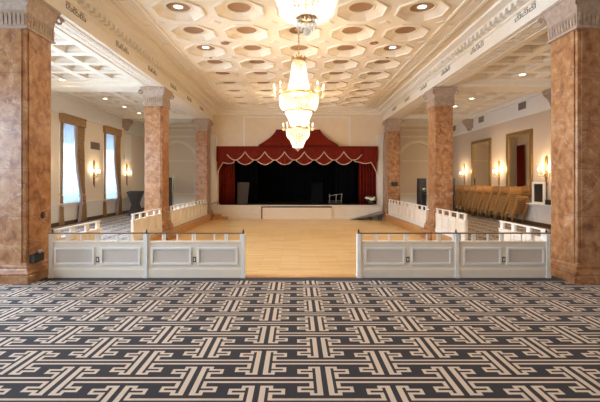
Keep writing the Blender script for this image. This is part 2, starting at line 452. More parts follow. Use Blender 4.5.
# greek key vent grilles on the beam faces
def grille_mesh():
    b = MB(); w, h = .36, .10
    t = .014
    def bar(y0, y1, z0, z1): b.box(-.012, .012, y0, y1, z0, z1)
    for s in (-1, 1):
        for q in (0, .24, .48):
            o = -w + q
            for (a0, a1, c0, c1) in ((.0,.20,.090,.10), (.0,.011,.02,.10), (.19,.20,.04,.10), (.07,.20,.04,.050), (.07,.08,.04,.07), (.0,.13,.012,.022)):
                z0, z1 = (c0, c1) if s > 0 else (-c1, -c0)
                bar(o+a0, o+a1, z0, z1)
    return b
first = None
places = ['nearest', 'second', 'third', 'fourth', 'fifth', 'farthest']
for sd in (-1, 1):
    for i in range(6):
        y = 7.70 + 2.04*i; x = sd*4.31
        lab = '%s dark greek key vent grille along the %s ceiling beam' % (places[i] if i in (0,5) else places[i]+' nearest', 'left' if sd < 0 else 'right')
        if first is None:
            o = grille_mesh().build('vent_grille', M['fret'])
            tag(o, lab, 'vent', 'key pattern vent grilles on the ceiling beams'); first = o
        else:
            o = first.copy(); C.objects.link(o); o['label'] = lab
        o.location = (x, y, 4.88)

# ------------------------------------------------------------------ columns
def column_section(hw, hd, c=.075, r=.04):
    pts = []
    for sx, sy in ((1,1), (-1,1), (-1,-1), (1,-1)):
        cx, cy = sx*hw, sy*hd
        corner = [(cx, cy-sy*c), (cx-sx*.018, cy-sy*c), (cx-sx*.018, cy-sy*(c-.012))]
        bead = [(cx-sx*.016, cy-sy*.05), (cx-sx*.022, cy-sy*.022), (cx-sx*.05, cy-sy*.016)]
        tail = [(cx-sx*(c-.012), cy-sy*.018), (cx-sx*c, cy-sy*.018), (cx-sx*c, cy)]
        q = corner + bead + tail
        pts += q if sx*sy > 0 else q[::-1]
    return pts
HW, HD = .30, .35
def make_column(loc, label):
    t = thing('marble_column', label, 'column', loc, 0, 'marble columns of the ballroom', 'thing')
    zb = loc[2]
    b = MB(); sec = column_section(HW, HD)
    b.rings([[(x, y, .27) for x, y in sec], [(x, y, 4.01) for x, y in sec]]); b.build('shaft', M['marble'], t)
    b = MB()
    def sq(w, z): return [(HW*s+w*s, HD*u+w*u, z) for s, u in ((1,1),(-1,1),(-1,-1),(1,-1))]
    b.rings([sq(w, z) for w, z in ((.10,0),(.10,.115),(.075,.12),(.085,.15),(.075,.19),(.045,.20),(.035,.225),(.045,.25),(.03,.275),(.005,.285),(.002,.30))])
    b.build('base', M['marble'], t)
    b = MB()
    b.rings([sq(w, z) for w, z in ((.01,4.0),(.03,4.005),(.03,4.03),(.012,4.04),(.012,4.30),(.02,4.34),(.038,4.41),(.065,4.48),(.075,4.50),(.075,4.53),(.09,4.535),(.09,4.583))])
    # carved leaves and tongue relief round the bell
    for s, n, ax in ((1,9,'y'), (-1,9,'y'), (1,10,'x'), (-1,10,'x')):
        for i in range(n):
            W = (HW if ax == 'y' else HD)*2
            u = -W/2 + W*(i+.5)/n; hw = W/n*.40
            for z0, z1, d in ((4.06,4.24,.012), (4.12,4.20,.022)):
                k = .55 if d > .03 else 1
                off = s*((HD if ax == 'y' else HW)+.012+d)
                inn = s*((HD if ax == 'y' else HW)+.005)
                out = [(u-hw*k,z0),(u+hw*k,z0),(u+hw*k,z1-.03),(u,z1+.02),(u-hw*k,z1-.03)]
                P = (lambda p, v: (p[0], v, p[1])) if ax == 'y' else (lambda p, v: (v, p[0], p[1]))
                b.rings([[P(p, inn) for p in out], [P((u+(p[0]-u)*.8, p[1]), off) for p in out]])
    # corner scroll volutes
    for sx in (-1, 1):
        for sy in (-1, 1):
            c = Vector((sx*(HW+.07), sy*(HD+.07), 4.42))
            d = Vector((sx, sy, 0)).normalized()
            pts = [c + d*(.06*math.cos(a)*(1-a/14)) + Vector((0,0,.075*math.sin(a)*(1-a/14))) for a in [k*.55 for k in range(15)]]
            b.tube(pts, [.03-.0012*k for k in range(15)], 6)
    b.build('capital', M['stone'], t)
    return t
col_proto = None
lab = {(-1,0): 'pink marble column at the left foreground with round plate low on it', (-1,1): 'marble column on the left in the middle of the colonnade',
       (-1,2): 'farthest left marble column, beside the left end of the stage', (1,0): 'marble column at the right foreground beside the carpet',
       (1,1): 'marble column on the right in front of the stacked chairs', (1,2): 'farthest right marble column with dark plaque near the stage ramp'}
for k in range(3):
    for sd in (-1, 1):
        loc = (sd*(XI+HW), COLY[k]+HD, 0)
        if col_proto is None: col_proto = make_column(loc, lab[sd, k])
        else: dup(col_proto, loc, None, lab[sd, k])
# column footings below terrace level, facing the dance floor
b = MB()
for sd in (-1, 1):
    for k in (1, 2):
        x0, x1 = sorted((sd*4.15, sd*4.3)); y0, y1 = COLY[k]-.12, COLY[k]+CD+.12
        b.box(x0, x1, y0, y1, DZ, -.0005)
        x0, x1 = sorted((sd*4.12, sd*4.3)); b.box(x0, x1, y0-.03, y1+.03, DZ, DZ+.12)
struct(b.build('trim_11', M['marble']))

# ------------------------------------------------------------------ front balustrades
def front_balustrade(x0, w, label, posts):
    y = 6.66
    t = thing('balustrade', label, 'balustrade', (x0, y, 0), 0, 'panelled balustrade sections along the carpet edge')
    b = MB(); b.box(0, w, -.03, .05, .0, .575); b.box(-.0, w, -.045, .065, .575, .60); b.build('panel', M['partition'], t)
    b = MB(); b.box(.0, w, -.05, -.03, 0, .135, taper=0); b.box(0, w, -.042, -.03, .135, .15); b.build('baseboard', M['partition'], t)
    s = w/1.6
    for a, c in ((.09*s,.75*s), (.85*s,1.51*s)):
        m = MB(); f = .032
        for q in ((a,c,.215,.215+f), (a,c,.50-f,.50), (a,a+f,.215+f,.50-f), (c-f,c,.215+f,.50-f)):
            m.box(q[0], q[1], -.052, -.03, q[2], q[3])
        mo = m.build('panel_molding', M['white'], t)
        i = MB(); i.box(a+f, c-f, -.034, -.03, .215+f, .50-f); i.build('inset', M['inset'], mo)
    o = MB(); o.box(.775*s, .825*s, -.036, -.03, .255, .345); oo = o.build('outlet_plate', M['ledge'], t)
    o = MB(); o.box(.79*s, .81*s, -.040, -.036, .275, .325); o.build('socket', M['white'], oo)
    r = MB(); r.box(-.02, w+.02, -.022, .022, .722, .742); r.build('handrail', M['rail'], t)
    for u in (.045, .27*s, .305*s, .51, .76*s, .80*s, 1.12*s, 1.30*s, 1.335*s, w-.045):
        q = MB(); q.box(u-.012, u+.012, -.012, .012, .60, .722); q.build('baluster', M['white'], t)
    for px in posts:
        q = MB(); q.box(px-.028, px+.028, -.06, .06, 0, .722); q.box(px-.038, px+.038, -.07, .07, 0, .05); p = q.build('post', M['white'], t)
        q = MB(); q.lathe([(.014,0),(.018,.012),(.010,.03),(.012,.045),(.001,.06)], 8, (px,0,.742)); q.build('finial', M['plastic'], p)
    return t
front_balustrade(-4.175, 1.60, 'white panelled balustrade section against the left foreground column', (.035,))
front_balustrade(-2.575, 1.61, 'white panelled balustrade section just left of the opening to the dance floor', (0, 1.61))
front_balustrade(.955, 1.62, 'white panelled balustrade section just right of the opening to the dance floor', (0, 1.62))
front_balustrade(2.595, 1.52, 'white panelled balustrade section against the right foreground column', (1.485,))

# side balustrades between the columns
def side_balustrade(sd, y0, y1, label):
    L = y1-y0
    t = thing('balustrade', label, 'balustrade', (sd*4.36, y0, 0), PI/2, 'long balustrades beside the dance floor')
    # local x runs along +Y, local y runs along -X ; inner face is at local y = sd*.04
    f = sd
    def bx(m, a, c, d0, d1, z0, z1):
        ya, yb = sorted((f*d0, f*d1)); m.box(a, c, ya, yb, z0, z1)
    b = MB(); bx(b, 0, L, -.03, .035, 0, .555); bx(b, 0, L, -.045, .05, .555, .58); b.build('panel', M['partition'], t)
    b = MB(); bx(b, 0, L, .035, .048, 0, .10); b.build('baseboard', M['white'], t)
    n = max(3, round(L/.575)); p = L/n
    for i in range(n):
        m = MB(); a, c = i*p+.05, (i+1)*p-.05
        for q in ((a,c,.14,.165), (a,c,.51,.535), (a,a+.025,.165,.51), (c-.025,c,.165,.51)): bx(m, q[0], q[1], .035, .052, q[2], q[3])
        m.build('panel_molding', M['white'], t)
    for i in range(n+1):
        q = MB(); u = min(max(i*p, .08), L-.08); bx(q, u-.062, u+.062, -.02, .02, .58, .715); q.build('baluster', M['white'], t)
    r = MB(); bx(r, 0, L, -.03, .03, .715, .74); r.build('handrail', M['white'], t)
for sd, nm in ((-1,'left'), (1,'right')):
    side_balustrade(sd, 7.10, 8.70, 'short white balustrade behind the front panels at the %s foreground column' % nm)
    side_balustrade(sd, 10.42, 12.64, 'white balustrade ending at the middle %s marble column' % nm)
    side_balustrade(sd, 13.56, 19.08, 'long white balustrade between the middle and far %s columns' % nm)

# ------------------------------------------------------------------ chandeliers
def strands(b, prof, n, bead, gap, seed=0):
    """vertical strings of faceted drops hung along a profile of (radius, z)"""
    seg = []; tot = 0
    for (r0, z0), (r1, z1) in zip(prof[:-1], prof[1:]):
        d = math.hypot(r1-r0, z1-z0); seg.append((d, r0, z0, r1, z1)); tot += d
    cnt = max(2, int(tot/gap))
    for i in range(n):
        a = 2*PI*(i+.5*seed)/n
        for k in range(cnt):
            s = tot*(k+.5)/cnt
            for d, r0, z0, r1, z1 in seg:
                if s <= d: f = s/d; break
                s -= d
            else: f = 1
            r = r0+(r1-r0)*f; z = z0+(z1-z0)*f
            b.bead((r*math.cos(a), r*math.sin(a), z), bead, gap*.52)
def make_chandelier(loc, label):
    t = thing('crystal_chandelier', label, 'chandelier', loc, 0, 'crystal chandeliers along the middle of the ceiling')
    z0 = loc[2]
    def Z(z): return z - z0
    b = MB(); b.lathe([(.001,Z(5.265)),(.10,Z(5.262)),(.09,Z(5.245)),(.04,Z(5.23)),(.02,Z(5.20)),(.015,Z(5.16))], 16); b.build('canopy', M['brass'], t)
    b = MB(); z = 5.18
    while z > 4.62:
        b.tube([(0.012*math.cos(a), 0, Z(z)-.03+.035*math.sin(a)) if int(z*100/4.5) % 2 else (0, .012*math.cos(a), Z(z)-.03+.035*math.sin(a)) for a in [k*PI/5 for k in range(11)]], .005, 4); z -= .045
    b.tube([(0,0,Z(5.2)), (0,0,Z(4.55))], .008, 6); b.build('chain', M['brass'], t)
    b = MB(); b.lathe([(.15,Z(4.47)),(.165,Z(4.49)),(.165,Z(4.54)),(.155,Z(4.55))], 24)
    for i in range(10):
        a = 2*PI*i/10; c, s = math.cos(a), math.sin(a)
        b.tube([(.16*c,.16*s,Z(4.54)), (.175*c,.175*s,Z(4.58)), (.19*c,.19*s,Z(4.605))], [.022,.018,.003], 5)
        b.tube([(.0,.0,Z(4.60)), (.08*c,.08*s,Z(4.58)), (.155*c,.155*s,Z(4.53))], .005, 4)
    b.build('crown', M['brass'], t)
    b = MB(); pt = [(.165,Z(4.48)),(.18,Z(4.30)),(.21,Z(4.08)),(.25,Z(3.86)),(.29,Z(3.72))]
    strands(b, pt, 40, .0115, .031); strands(b, [(r*.8, z) for r, z in pt], 24, .010, .04, 1); b.build('crystal_tent', M['crystal'], t)
    b = MB()
    b.lathe([(.42,Z(3.66)),(.48,Z(3.665)),(.485,Z(3.70)),(.475,Z(3.71)),(.42,Z(3.70)),(.42,Z(3.66))], 40, caps=False)
    for i in range(6):
        a = PI/6+2*PI*i/6; b.tube([(.03*math.cos(a),.03*math.sin(a),Z(3.69)), (.44*math.cos(a),.44*math.sin(a),Z(3.68))], .007, 5)
    b.lathe([(.28,Z(3.71)),(.295,Z(3.715)),(.295,Z(3.735)),(.28,Z(3.74)),(.28,Z(3.71))], 32, caps=False)
    b.tube([(0,0,Z(4.5)), (0,0,Z(2.92))], .012, 6); b.build('ring', M['brass'], t)
    for i in range(12):
        a = 2*PI*(i+.5)/12; c, s = math.cos(a), math.sin(a)
        P = lambda r, z: (r*c, r*s, Z(z))
        b = MB(); b.tube([P(.47,3.685), P(.53,3.64), P(.585,3.645), P(.61,3.69), P(.61,3.72)], .008, 5)
        b.lathe([(.01,0),(.032,.012),(.034,.018),(.008,.02)], 10, (.61*c,.61*s,Z(3.72))); arm = b.build('arm', M['brass'], t)
        b = MB(); b.lathe([(.011,0),(.011,.10)], 8, (.61*c,.61*s,Z(3.735))); b.build('candle', M['white'], arm)
        b = MB(); b.lathe([(.004,0),(.014,.015),(.016,.03),(.010,.052),(.001,.078)], 8, (.61*c,.61*s,Z(3.836)), caps=False); b.build('bulb', M['bulb'], arm)
        b = MB()
        for j in range(5):
            d = 2*PI*j/5
            for q in range(3): b.bead((.61*c+.03*math.cos(d), .61*s+.03*math.sin(d), Z(3.70-.028*q)), .007, .013)
        b.build('pendant', M['crystal'], arm)
    b = MB(); pb = [(.47,Z(3.66)),(.472,Z(3.52)),(.455,Z(3.42)),(.41,Z(3.33)),(.365,Z(3.28))]
    strands(b, pb, 64, .0125, .031); strands(b, [(r*.86, z) for r, z in pb], 36, .011, .04, 1); b.build('basket', M['crystal'], t)
    b = MB(); b.lathe([(.345,Z(3.265)),(.375,Z(3.265)),(.378,Z(3.285)),(.345,Z(3.285)),(.345,Z(3.265))], 36, caps=False)
    for i in range(4):
        a = PI/4+PI/2*i; b.tube([(.0,0,Z(3.275)), (.36*math.cos(a),.36*math.sin(a),Z(3.275))], .006, 5)
    b.build('lower_ring', M['brass'], t)
    b = MB(); pl = [(.325,Z(3.255)),(.285,Z(3.16)),(.235,Z(3.05)),(.215,Z(2.97)),(.185,Z(2.94)),(.085,Z(2.935))]
    strands(b, pl, 44, .0115, .030); strands(b, [(r*.8, z) for r, z in pl[:4]], 24, .010, .04, 1); b.build('lower_basket', M['crystal'], t)
    b = MB(); b.lathe([(.06,Z(2.925)),(.085,Z(2.925)),(.09,Z(2.945)),(.06,Z(2.95)),(.06,Z(2.925))], 24, caps=False); b.lathe([(.001,Z(2.95)),(.06,Z(2.945))], 16, caps=False)
    b.build('bottom_ring', M['brass'], t)
    b = MB()
    for i in range(14):
        a = 2*PI*i/14
        for q in range(2): b.bead((.08*math.cos(a), .08*math.sin(a), Z(2.905-.04*q)), .009, .02)
    for i in range(7):
        a = 2*PI*i/7; b.bead((.045*math.cos(a), .045*math.sin(a), Z(2.85)), .010, .024)
    b.ball((0,0,Z(2.82)), .028, 8); b.build('finial', M['crystal'], t)
    return t
CH = [(.0,3.28), (-.02,9.68), (-.01,16.08)]
cl = ['crystal chandelier nearest the camera, cut by the top of the picture', 'large crystal chandelier hanging fully in view over the dance floor',
      'farthest crystal chandelier hanging in front of the red stage canopy']
ch0 = make_chandelier((CH[0][0], CH[0][1], 5.35), cl[0])
for i in (1, 2): dup(ch0, (CH[i][0], CH[i][1], 5.35), None, cl[i])

def point(loc, power, col, r=.08):
    l = bpy.data.lights.new('lamp', 'POINT'); l.energy = power; l.color = col; l.shadow_soft_size = r
    o = bpy.data.objects.new('lamp', l); C.objects.link(o); o.location = loc; return o
WARM = (1.0,.70,.38)
for x, y in CH:
    for z, p in ((4.12,26), (3.78,26), (3.50,50), (3.12,40)): point((x, y, z), p*.5, (1,.90,.74), .10)
    for i in range(6):
        a = 2*PI*(i+.25)/6; point((x+.70*math.cos(a), y+.70*math.sin(a), 3.60), 11, WARM, .05)

# ------------------------------------------------------------------ recessed downlights and added fill spots
def downlight(loc, label, r=.085):
    t = thing('ceiling_light', label, 'ceiling light', loc, 0, 'recessed downlights')
    b = MB(); b.lathe([(r,0),(r+.025,0),(r+.025,-.012),(r,-.010),(r,0)], 20, caps=False); b.build('trim_ring', M['white'], t)
    b = MB(); b.lathe([(.001,-.004),(r,-.004)], 20, caps=False); b.build('lens', M['lens'], t)
    return t
def spot(loc, power, col=(1,.765,.475), size=150):
    l = bpy.data.lights.new('downlight_and_fill_lamp', 'SPOT'); l.energy = power; l.color = col; l.spot_size = math.radians(size); l.spot_blend = .8; l.shadow_soft_size = .07
    o = bpy.data.objects.new('downlight_and_fill_lamp', l); C.objects.link(o); o.location = loc; return o
for k, word in ((1,'farther'), (-1,'nearer')):
    for c, nm in ((-2,'left'), (2,'right')):
        downlight((c*PITCH, 9.68+PITCH*k, CZ+.083), '%s lit downlight in a %s hand octagonal ceiling coffer' % (word, nm))
SP = {1: 85, -1: 85, -3: 60, -5: 30, -7: 30, -9: 30, 3: 85, 5: 85}
for k in (5, 3, 1, -1, -3, -5, -7, -9):
    for c in (-2, 2): spot((c*PITCH, 9.68+PITCH*k, CZ+.06), SP[k])  # rows toward the stage and around the camera are added fill, no downlights there
names = ['nearest', 'second nearest', 'third nearest', 'fourth nearest']
for i, y in enumerate((12.46, 15.3, 17.0, 18.6)):
    z = AZ-.002
    downlight((-7.38, y, z), '%s lit downlight in the left aisle ceiling' % names[i], .075)
    spot((-7.38, y, z-.05), 25)
for i, y in enumerate((10.2, 11.85, 15.3, 16.9)):
    downlight((6.62 if i < 2 else 6.64, y, AZ-.002), '%s lit downlight in the right aisle ceiling' % names[i], .085)
    spot((6.62, y, AZ-.05), 110, (1,.74,.44))
# small round vents and sprinklers between the coffers
for x, y, r, nm, lb, ct in ((-1.92,10.32,.11,'ceiling_vent','round brown vent between coffers left of the main chandelier','vent'), (1.92,10.32,.11,'ceiling_vent','round brown vent between coffers right of the main chandelier','vent'),
                            (-2.56,11.6,.045,'sprinkler','tiny sprinkler head in the ceiling on the left','sprinkler'), (2.56,11.6,.045,'sprinkler','tiny sprinkler head in the ceiling on the right','sprinkler')):
    b = MB(); b.lathe([(.001,0),(r,0),(r,-.012),(r*.7,-.02),(r*.65,-.012),(.001,-.012)], 16, (x,y,CZ-.02 if r > .1 else CZ-.0005), caps=False); tag(b.build(nm, M['disc']), lb, ct)

# ------------------------------------------------------------------ windows, curtains
DAY = [90, 90, 380, 320, 330, 230, 190]
for i, y in enumerate(WY):
    b = MB(); X = -XW-.035
    for q in ((y-WW,y-WW+.06,WZ0,WZ1), (y+WW-.06,y+WW,WZ0,WZ1), (y-WW,y+WW,WZ0,WZ0+.06), (y-WW,y+WW,WZ1-.06,WZ1)):
        b.box(X-.03, X+.03, *q)
    b.box(-XW-.02, -XW+.10, y-WW-.06, y+WW+.06, WZ0-.03, WZ0)
    for yy in (y-WW-.08, y+WW): b.box(-XW, -XW+.03, yy, yy+.08, WZ0, WZ1+.02)
    w = struct(b.build('window_%d' % (i+1), M['white']))
    b = MB(); b.box(X-.004, X+.004, y-WW+.05, y+WW-.05, WZ0+.05, WZ1-.05); b.build('pane', M['pane'], w)
    l = bpy.data.lights.new('window_portal', 'AREA'); l.shape = 'RECTANGLE'; l.size = 1.5; l.size_y = 3.06; l.cycles.is_portal = True
    o = bpy.data.objects.new('window_portal', l); C.objects.link(o); o.location = (-XW-.26, y, (WZ0+WZ1)/2); o.rotation_euler = (PI/2, 0, -PI/2)
    if True:    # daylight from the sky outside
        l = bpy.data.lights.new('daylight', 'AREA'); l.shape = 'RECTANGLE'; l.size = 1.4; l.size_y = 3.0; l.color = (.58,.77,1.0) if i < 4 else (.54,.74,1.0); l.energy = DAY[i]
        o = bpy.data.objects.new('daylight', l); C.objects.link(o); o.location = (-XW-.25, y, (WZ0+WZ1)/2); o.rotation_euler = (PI/2-.38, 0, -PI/2); l.spread = math.radians(150)
def pleat(b, path0, path1, depth, n, amp, thick=.012):
    """hanging cloth between two edges given as lists of (y,z); folds stand out along x"""
    m = 48
    rows = []
    for (ya, z), (yb, z2) in zip(path0, path1):
        rows.append([(depth + amp*math.sin(2*PI*n*j/m + .6*math.sin(z*2)), ya+(yb-ya)*j/m, z+(z2-z)*j/m) for j in range(m+1)])
    f = [[(x+thick, y, z) for x, y, z in r] for r in rows]
    full = [r + g[::-1] for r, g in zip(rows, f)]
    b.rings(full, smooth=True)
for i, (y, nm) in enumerate(((14.98,'nearer'), (18.21,'farther'))):
    b = MB(); X = -XW
    b.box(X+.005, X+.13, y-WW-.08, y+WW+.12, 3.70, 4.00); b.box(X+.005, X+.15, y-WW-.09, y+WW+.13, 3.97, 4.015)
    tag(b.build('pelmet', M['drape']), 'bronze fabric pelmet box above the %s left window' % nm, 'pelmet', 'pelmets over the left windows')
    b = MB(); zz = [3.7, 3.0, 2.2, 1.4, .78]
    pleat(b, [(y-WW+.03, z) for z in zz], [(y+WW-.03, z) for z in zz], X+.03, 9, .014, .003)
    tag(b.build('sheer_curtain', M['sheer']), 'white sheer curtain lit by daylight in the %s left window' % nm, 'curtain', 'sheers in the left windows')
    # far curtain: swept back towards its tie, puddling on the floor
    t = thing('curtain', 'bronze tied back curtain at the far side of the %s left window' % nm, 'curtain', (X+.055, y+WW, 0), 0, 'bronze window curtains')
    zs = [3.7,3.2,2.6,2.0,1.5,1.2,1.05,.9,.6,.3,.12,.0]
    inner = [-.58,-.57,-.52,-.44,-.33,-.25,-.20,-.20,-.24,-.28,-.32,-.38]; outer = [.10]*5+[.13,.14,.16,.2,.24,.28,.34]
    b = MB(); pleat(b, [(a, z) for a, z in zip(inner, zs)], [(a, z) for a, z in zip(outer, zs)], 0, 5, .05); b.build('drape', M['drape'], t)
    b = MB(); pleat(b, [(a-.13, z) for a, z in zip(inner, zs)], [(a+.06, z) for a, z in zip(inner, zs)], .055, 1, .02); b.build('lining', M['lining'], t)
    b = MB(); b.tube([(-.05,-.22,1.02),(.05,-.20,1.03),(.065,-.05,1.06),(.04,.12,1.10),(-.05,.16,1.12)], .022, 6)
    b.tube([(.065,-.03,1.05),(.07,-.03,.85)], [.012,.028], 6); b.build('tieback', M['gilt'], t)
    t = thing('curtain', 'narrow bronze curtain at the near side of the %s left window' % nm, 'curtain', (X+.055, y-WW, 0), 0, 'bronze window curtains')
    inner = [.06,.06,.05,.04,.02,.02,.02,.04,.07,.10,.14,.18]; outer = [-.07]*5+[-.08,-.08,-.10,-.13,-.16,-.18,-.20]
    b = MB(); pleat(b, [(a, z) for a, z in zip(outer, zs)], [(a, z) for a, z in zip(inner, zs)], 0, 3, .025); b.build('drape', M['drape'], t)
    b = MB(); b.tube([(-.05,.03,1.02),(.04,.03,1.03),(.05,-.02,1.06),(.03,-.07,1.10),(-.05,-.09,1.12)], .022, 6); b.build('tieback', M['gilt'], t)

# ------------------------------------------------------------------ sconces
def make_sconce(loc, rz, label):
    t = thing('wall_sconce', label, 'wall lamp', loc, rz, 'gilded candle sconces on the side walls')
    # local +x stands out from the wall
    b = MB()
    poly = [(-.02,-.42),(.02,-.42),(.05,-.30),(.035,-.2),(.075,-.05),(.05,.10),(.045,.30),(.075,.42),(.06,.55),(.02,.62),(-.02,.62),(-.06,.55),(-.075,.42),(-.045,.30),(-.05,.10),(-.075,-.05),(-.035,-.2),(-.05,-.30)]
    b.prism(poly, 'x', .0, .035); b.ball((.04,0,.46), .035, 6); b.ball((.04,0,0), .045, 6); b.lathe([(.004,-.09),(.022,-.03),(.012,0)], 8, (.03,0,-.42)); b.build('backplate', M['sconcegilt'], t)
    for a in (-1, 0, 1):
        dx, dy = .15-.02*abs(a), a*.25
        b = MB(); b.tube([(.04,0,-.02), (dx*.5,dy*.5,-.10), (dx*.9,dy*.9,-.06), (dx,dy,.02)], .010, 5); b.lathe([(.01,0),(.04,.015),(.042,.022),(.01,.024)], 10, (dx,dy,.02)); arm = b.build('arm', M['gilt'], t)
        b = MB(); b.lathe([(.012,0),(.012,.10)], 8, (dx,dy,.04)); b.build('candle', M['white'], arm)
        b = MB(); b.lathe([(.006,0),(.020,.02),(.022,.04),(.012,.07),(.001,.10)], 8, (dx,dy,.14), caps=False); b.build('bulb', M['bulb'], arm)
        b = MB()
        for j in range(6):
            d = 2*PI*j/6
            for q in range(3): b.bead((dx+.038*math.cos(d), dy+.038*math.sin(d), -.005-.03*q), .008, .014)
        b.build('pendant', M['crystal'], arm)
    return t
sc0 = None
for sd, nm in ((-1,'left'), (1,'right')):
    for y, wd_ in (((13.2,'nearest'), (16.63,'middle'), (19.85,'farthest')) + ((9.95,'hidden far'), (6.65,'hidden near')) if sd < 0 else ((13.7,'nearest'), (16.9,'middle'), (20.35,'farthest'), (10.5,'hidden far'), (7.3,'hidden middle'), (4.1,'hidden near'))):  # hidden ones are unseen extras, added to light the side aisles
        lb = ('%s gilded sconce with lit candle bulbs on the %s wall' % (wd_, nm)) if 'hidden' not in wd_ else '%s gilded sconce on the %s wall added behind the foreground column to light the aisle' % (wd_.split()[1], nm)
        rz = 0 if sd < 0 else PI
        if sc0 is None: sc0 = make_sconce((sd*XW, y, 1.84), rz, lb)
        else: dup(sc0, (sd*XW, y, 1.84), rz, lb)
        for dy in (-.12, .12): point((sd*(XW-.24), y+dy, 2.11), 9 if sd < 0 else 16, (1,.80,.52) if sd < 0 else (1,.72,.42), .04)

# ------------------------------------------------------------------ right wall: mirrors, vents, corbels, picture
for y0, y1, nm in ((14.49,16.24,'nearer'), (17.57,19.46,'farther')):
    t = thing('wall_mirror', '%s tall gilt framed mirror on the right wall behind the stacked chairs' % nm, 'mirror', (XW, (y0+y1)/2, 1.0), 0, 'gilt mirrors on the right wall')
    h, H, f = (y1-y0)/2, 2.50, .11
    b = MB()
    for q in ((-h,h,0,f), (-h,h,H-f,H), (-h,-h+f,f,H-f), (h-f,h,f,H-f)):
        b.box(-.07, -.0, *q)
    for q in ((-h+f,h-f,f,f+.025), (-h+f,h-f,H-f-.025,H-f), (-h+f,-h+f+.025,f,H-f), (h-f-.025,h-f,f,H-f)): b.box(-.055, 0, *q, mi=1)
    b.build('frame', [M['sconcegilt'], M['gilt']], t)
    b = MB(); b.box(-.02, -.012, -h+f, h-f, f, H-f); b.build('glass', M['mirror'], t)
def grid_vent(loc, sd, w, h, label):
    b = MB(); s = sd
    b.box(*sorted((0, -s*.015)), -w/2, w/2, -h/2, h/2)
    for k in range(6):
        z = -h/2+h*(k+.5)/6; b.box(*sorted((-s*.015, -s*.03)), -w/2+.02, w/2-.02, z-.008, z+.008)
    o = b.build('wall_vent', M['vent'], None, loc); tag(o, label, 'vent', 'dark wall vents'); return o
grid_vent((XW-.03, 15.13, 4.44), 1, .50, .26, 'nearest dark square vent in the white frieze of the right wall')
grid_vent((XW-.03, 18.47, 4.44), 1, .50, .26, 'middle dark square vent in the white frieze of the right wall')
grid_vent((XW-.03, 21.7, 4.44), 1, .50, .26, 'farthest dark square vent in the white frieze of the right wall')
grid_vent((-XW, 16.75, 3.07), -1, .75, .30, 'dark rectangular vent above a sconce between the left windows')
def corbel(sd, y, label):
    t = thing('wall_corbel', label, 'corbel', (sd*XW, y, 4.06), 0, 'carved corbels under the cross beams', 'thing')
    b = MB()
    prof = [(0,0),(.10,0),(.13,.06),(.15,.16),(.22,.28),(.33,.38),(.35,.46),(.35,.54),(0,.54)]
    P = lambda w: None
    b.rings([[(-sd*x, -.22-.06*(z/.54), z) for x, z in prof], [(-sd*x, .22+.06*(z/.54), z) for x, z in prof]]); b.build('bracket', M['stone'], t)
    for u in (-.16,-.05,.05,.16):
        m = MB(); m.tube([(-sd*.13,u,.03), (-sd*.17,u,.16), (-sd*.25,u,.29), (-sd*.36,u,.40)], [.02,.03,.035,.02], 6); m.build('leaf', M['stone'], t)
corbel(-1, 19.55, 'carved stone corbel high on the left wall near the far corner')
corbel(1, 13.1, 'carved stone corbel at the top of the right wall beside the foreground column')
corbel(1, 19.55, 'carved stone corbel high on the right wall near the far corner')
# white framed board and black box on the ledge
t = thing('framed_board', 'white framed dark board standing on the right wall ledge', 'board', (XW-.10, 13.95, .80))
b = MB()
for q in ((-.36,.36,0,.07), (-.36,.36,.70,.77), (-.36,-.27,.07,.70), (.27,.36,.07,.70)): b.box(-.05, 0, *q)
b.build('frame', M['white'], t); b = MB(); b.box(-.02, -.005, -.27, .27, .07, .70); b.build('board', M['plastic'], t)
b = MB(); b.box(-.05, .05, -.09, .09, 0, .17); b.box(-.06, -.05, -.06, .06, .04, .13)
tag(b.build('control_box', M['plastic'], None, (XW-.12, 13.42, .80)), 'small black box on the right wall ledge beside the framed board', 'box')
b = MB(); b.box(XW-.20, XW, 13.2, 14.6, .765, .80); struct(b.build('trim_12', M['white']))

# ------------------------------------------------------------------ stacked chairs
def make_chair(loc, label):
    t = thing('banquet_chair', label, 'chair', loc, 0, 'golden chairs stacked along the right wall')
    # faces -Y ; seat front at y=-.22, back at y=+.20
    b = MB(); b.box(-.22, .22, -.22, .21, .378, .43); 
    b.build('seat_frame', M['chair'], t)
    b = MB(); b.rings([[(-.21,-.21,.43),(.21,-.21,.43),(.20,.19,.43),(-.20,.19,.43)], [(-.205,-.205,.455),(.205,-.205,.455),(.195,.185,.455),(-.195,.185,.455)], [(-.17,-.17,.468),(.17,-.17,.468),(.16,.15,.468),(-.16,.15,.468)]]); b.build('cushion', M['cushion'], t)
    b = MB()
    for s in (-1, 1): b.tube([(s*.205,.20,.42), (s*.20,.23,.60), (s*.19,.275,.775)], .014, 6)
    b.tube([(-.19,.275,.775), (0,.285,.79), (.19,.275,.775)], .016, 6)
    b.tube([(-.20,.222,.56), (.20,.222,.56)], .010, 6)
    for u in (-.12,-.06,0,.06,.12): b.tube([(u,.222,.56), (u*.97,.28,.775)], .008, 5)
    b.rings([[(-.195,.215,.53),(.195,.215,.53),(.195,.225,.53),(-.195,.225,.53)], [(-.185,.268,.77),(.185,.268,.77),(.185,.278,.77),(-.185,.278,.77)]])
    b.build('backrest', M['chair'], t)
    for s in (-1, 1):
        m = MB(); m.tube([(s*.205,-.205,.42), (s*.212,-.225,0)], [.015,.011], 6); m.build('leg', M['chair'], t)
        m = MB(); m.tube([(s*.205,.20,.42), (s*.21,.24,0)], [.015,.011], 6); m.build('leg', M['chair'], t)
    return t
stackword = ['nearest', 'second nearest', 'third nearest', 'fourth nearest', 'fourth farthest', 'third farthest', 'second farthest', 'farthest']
chair0 = None
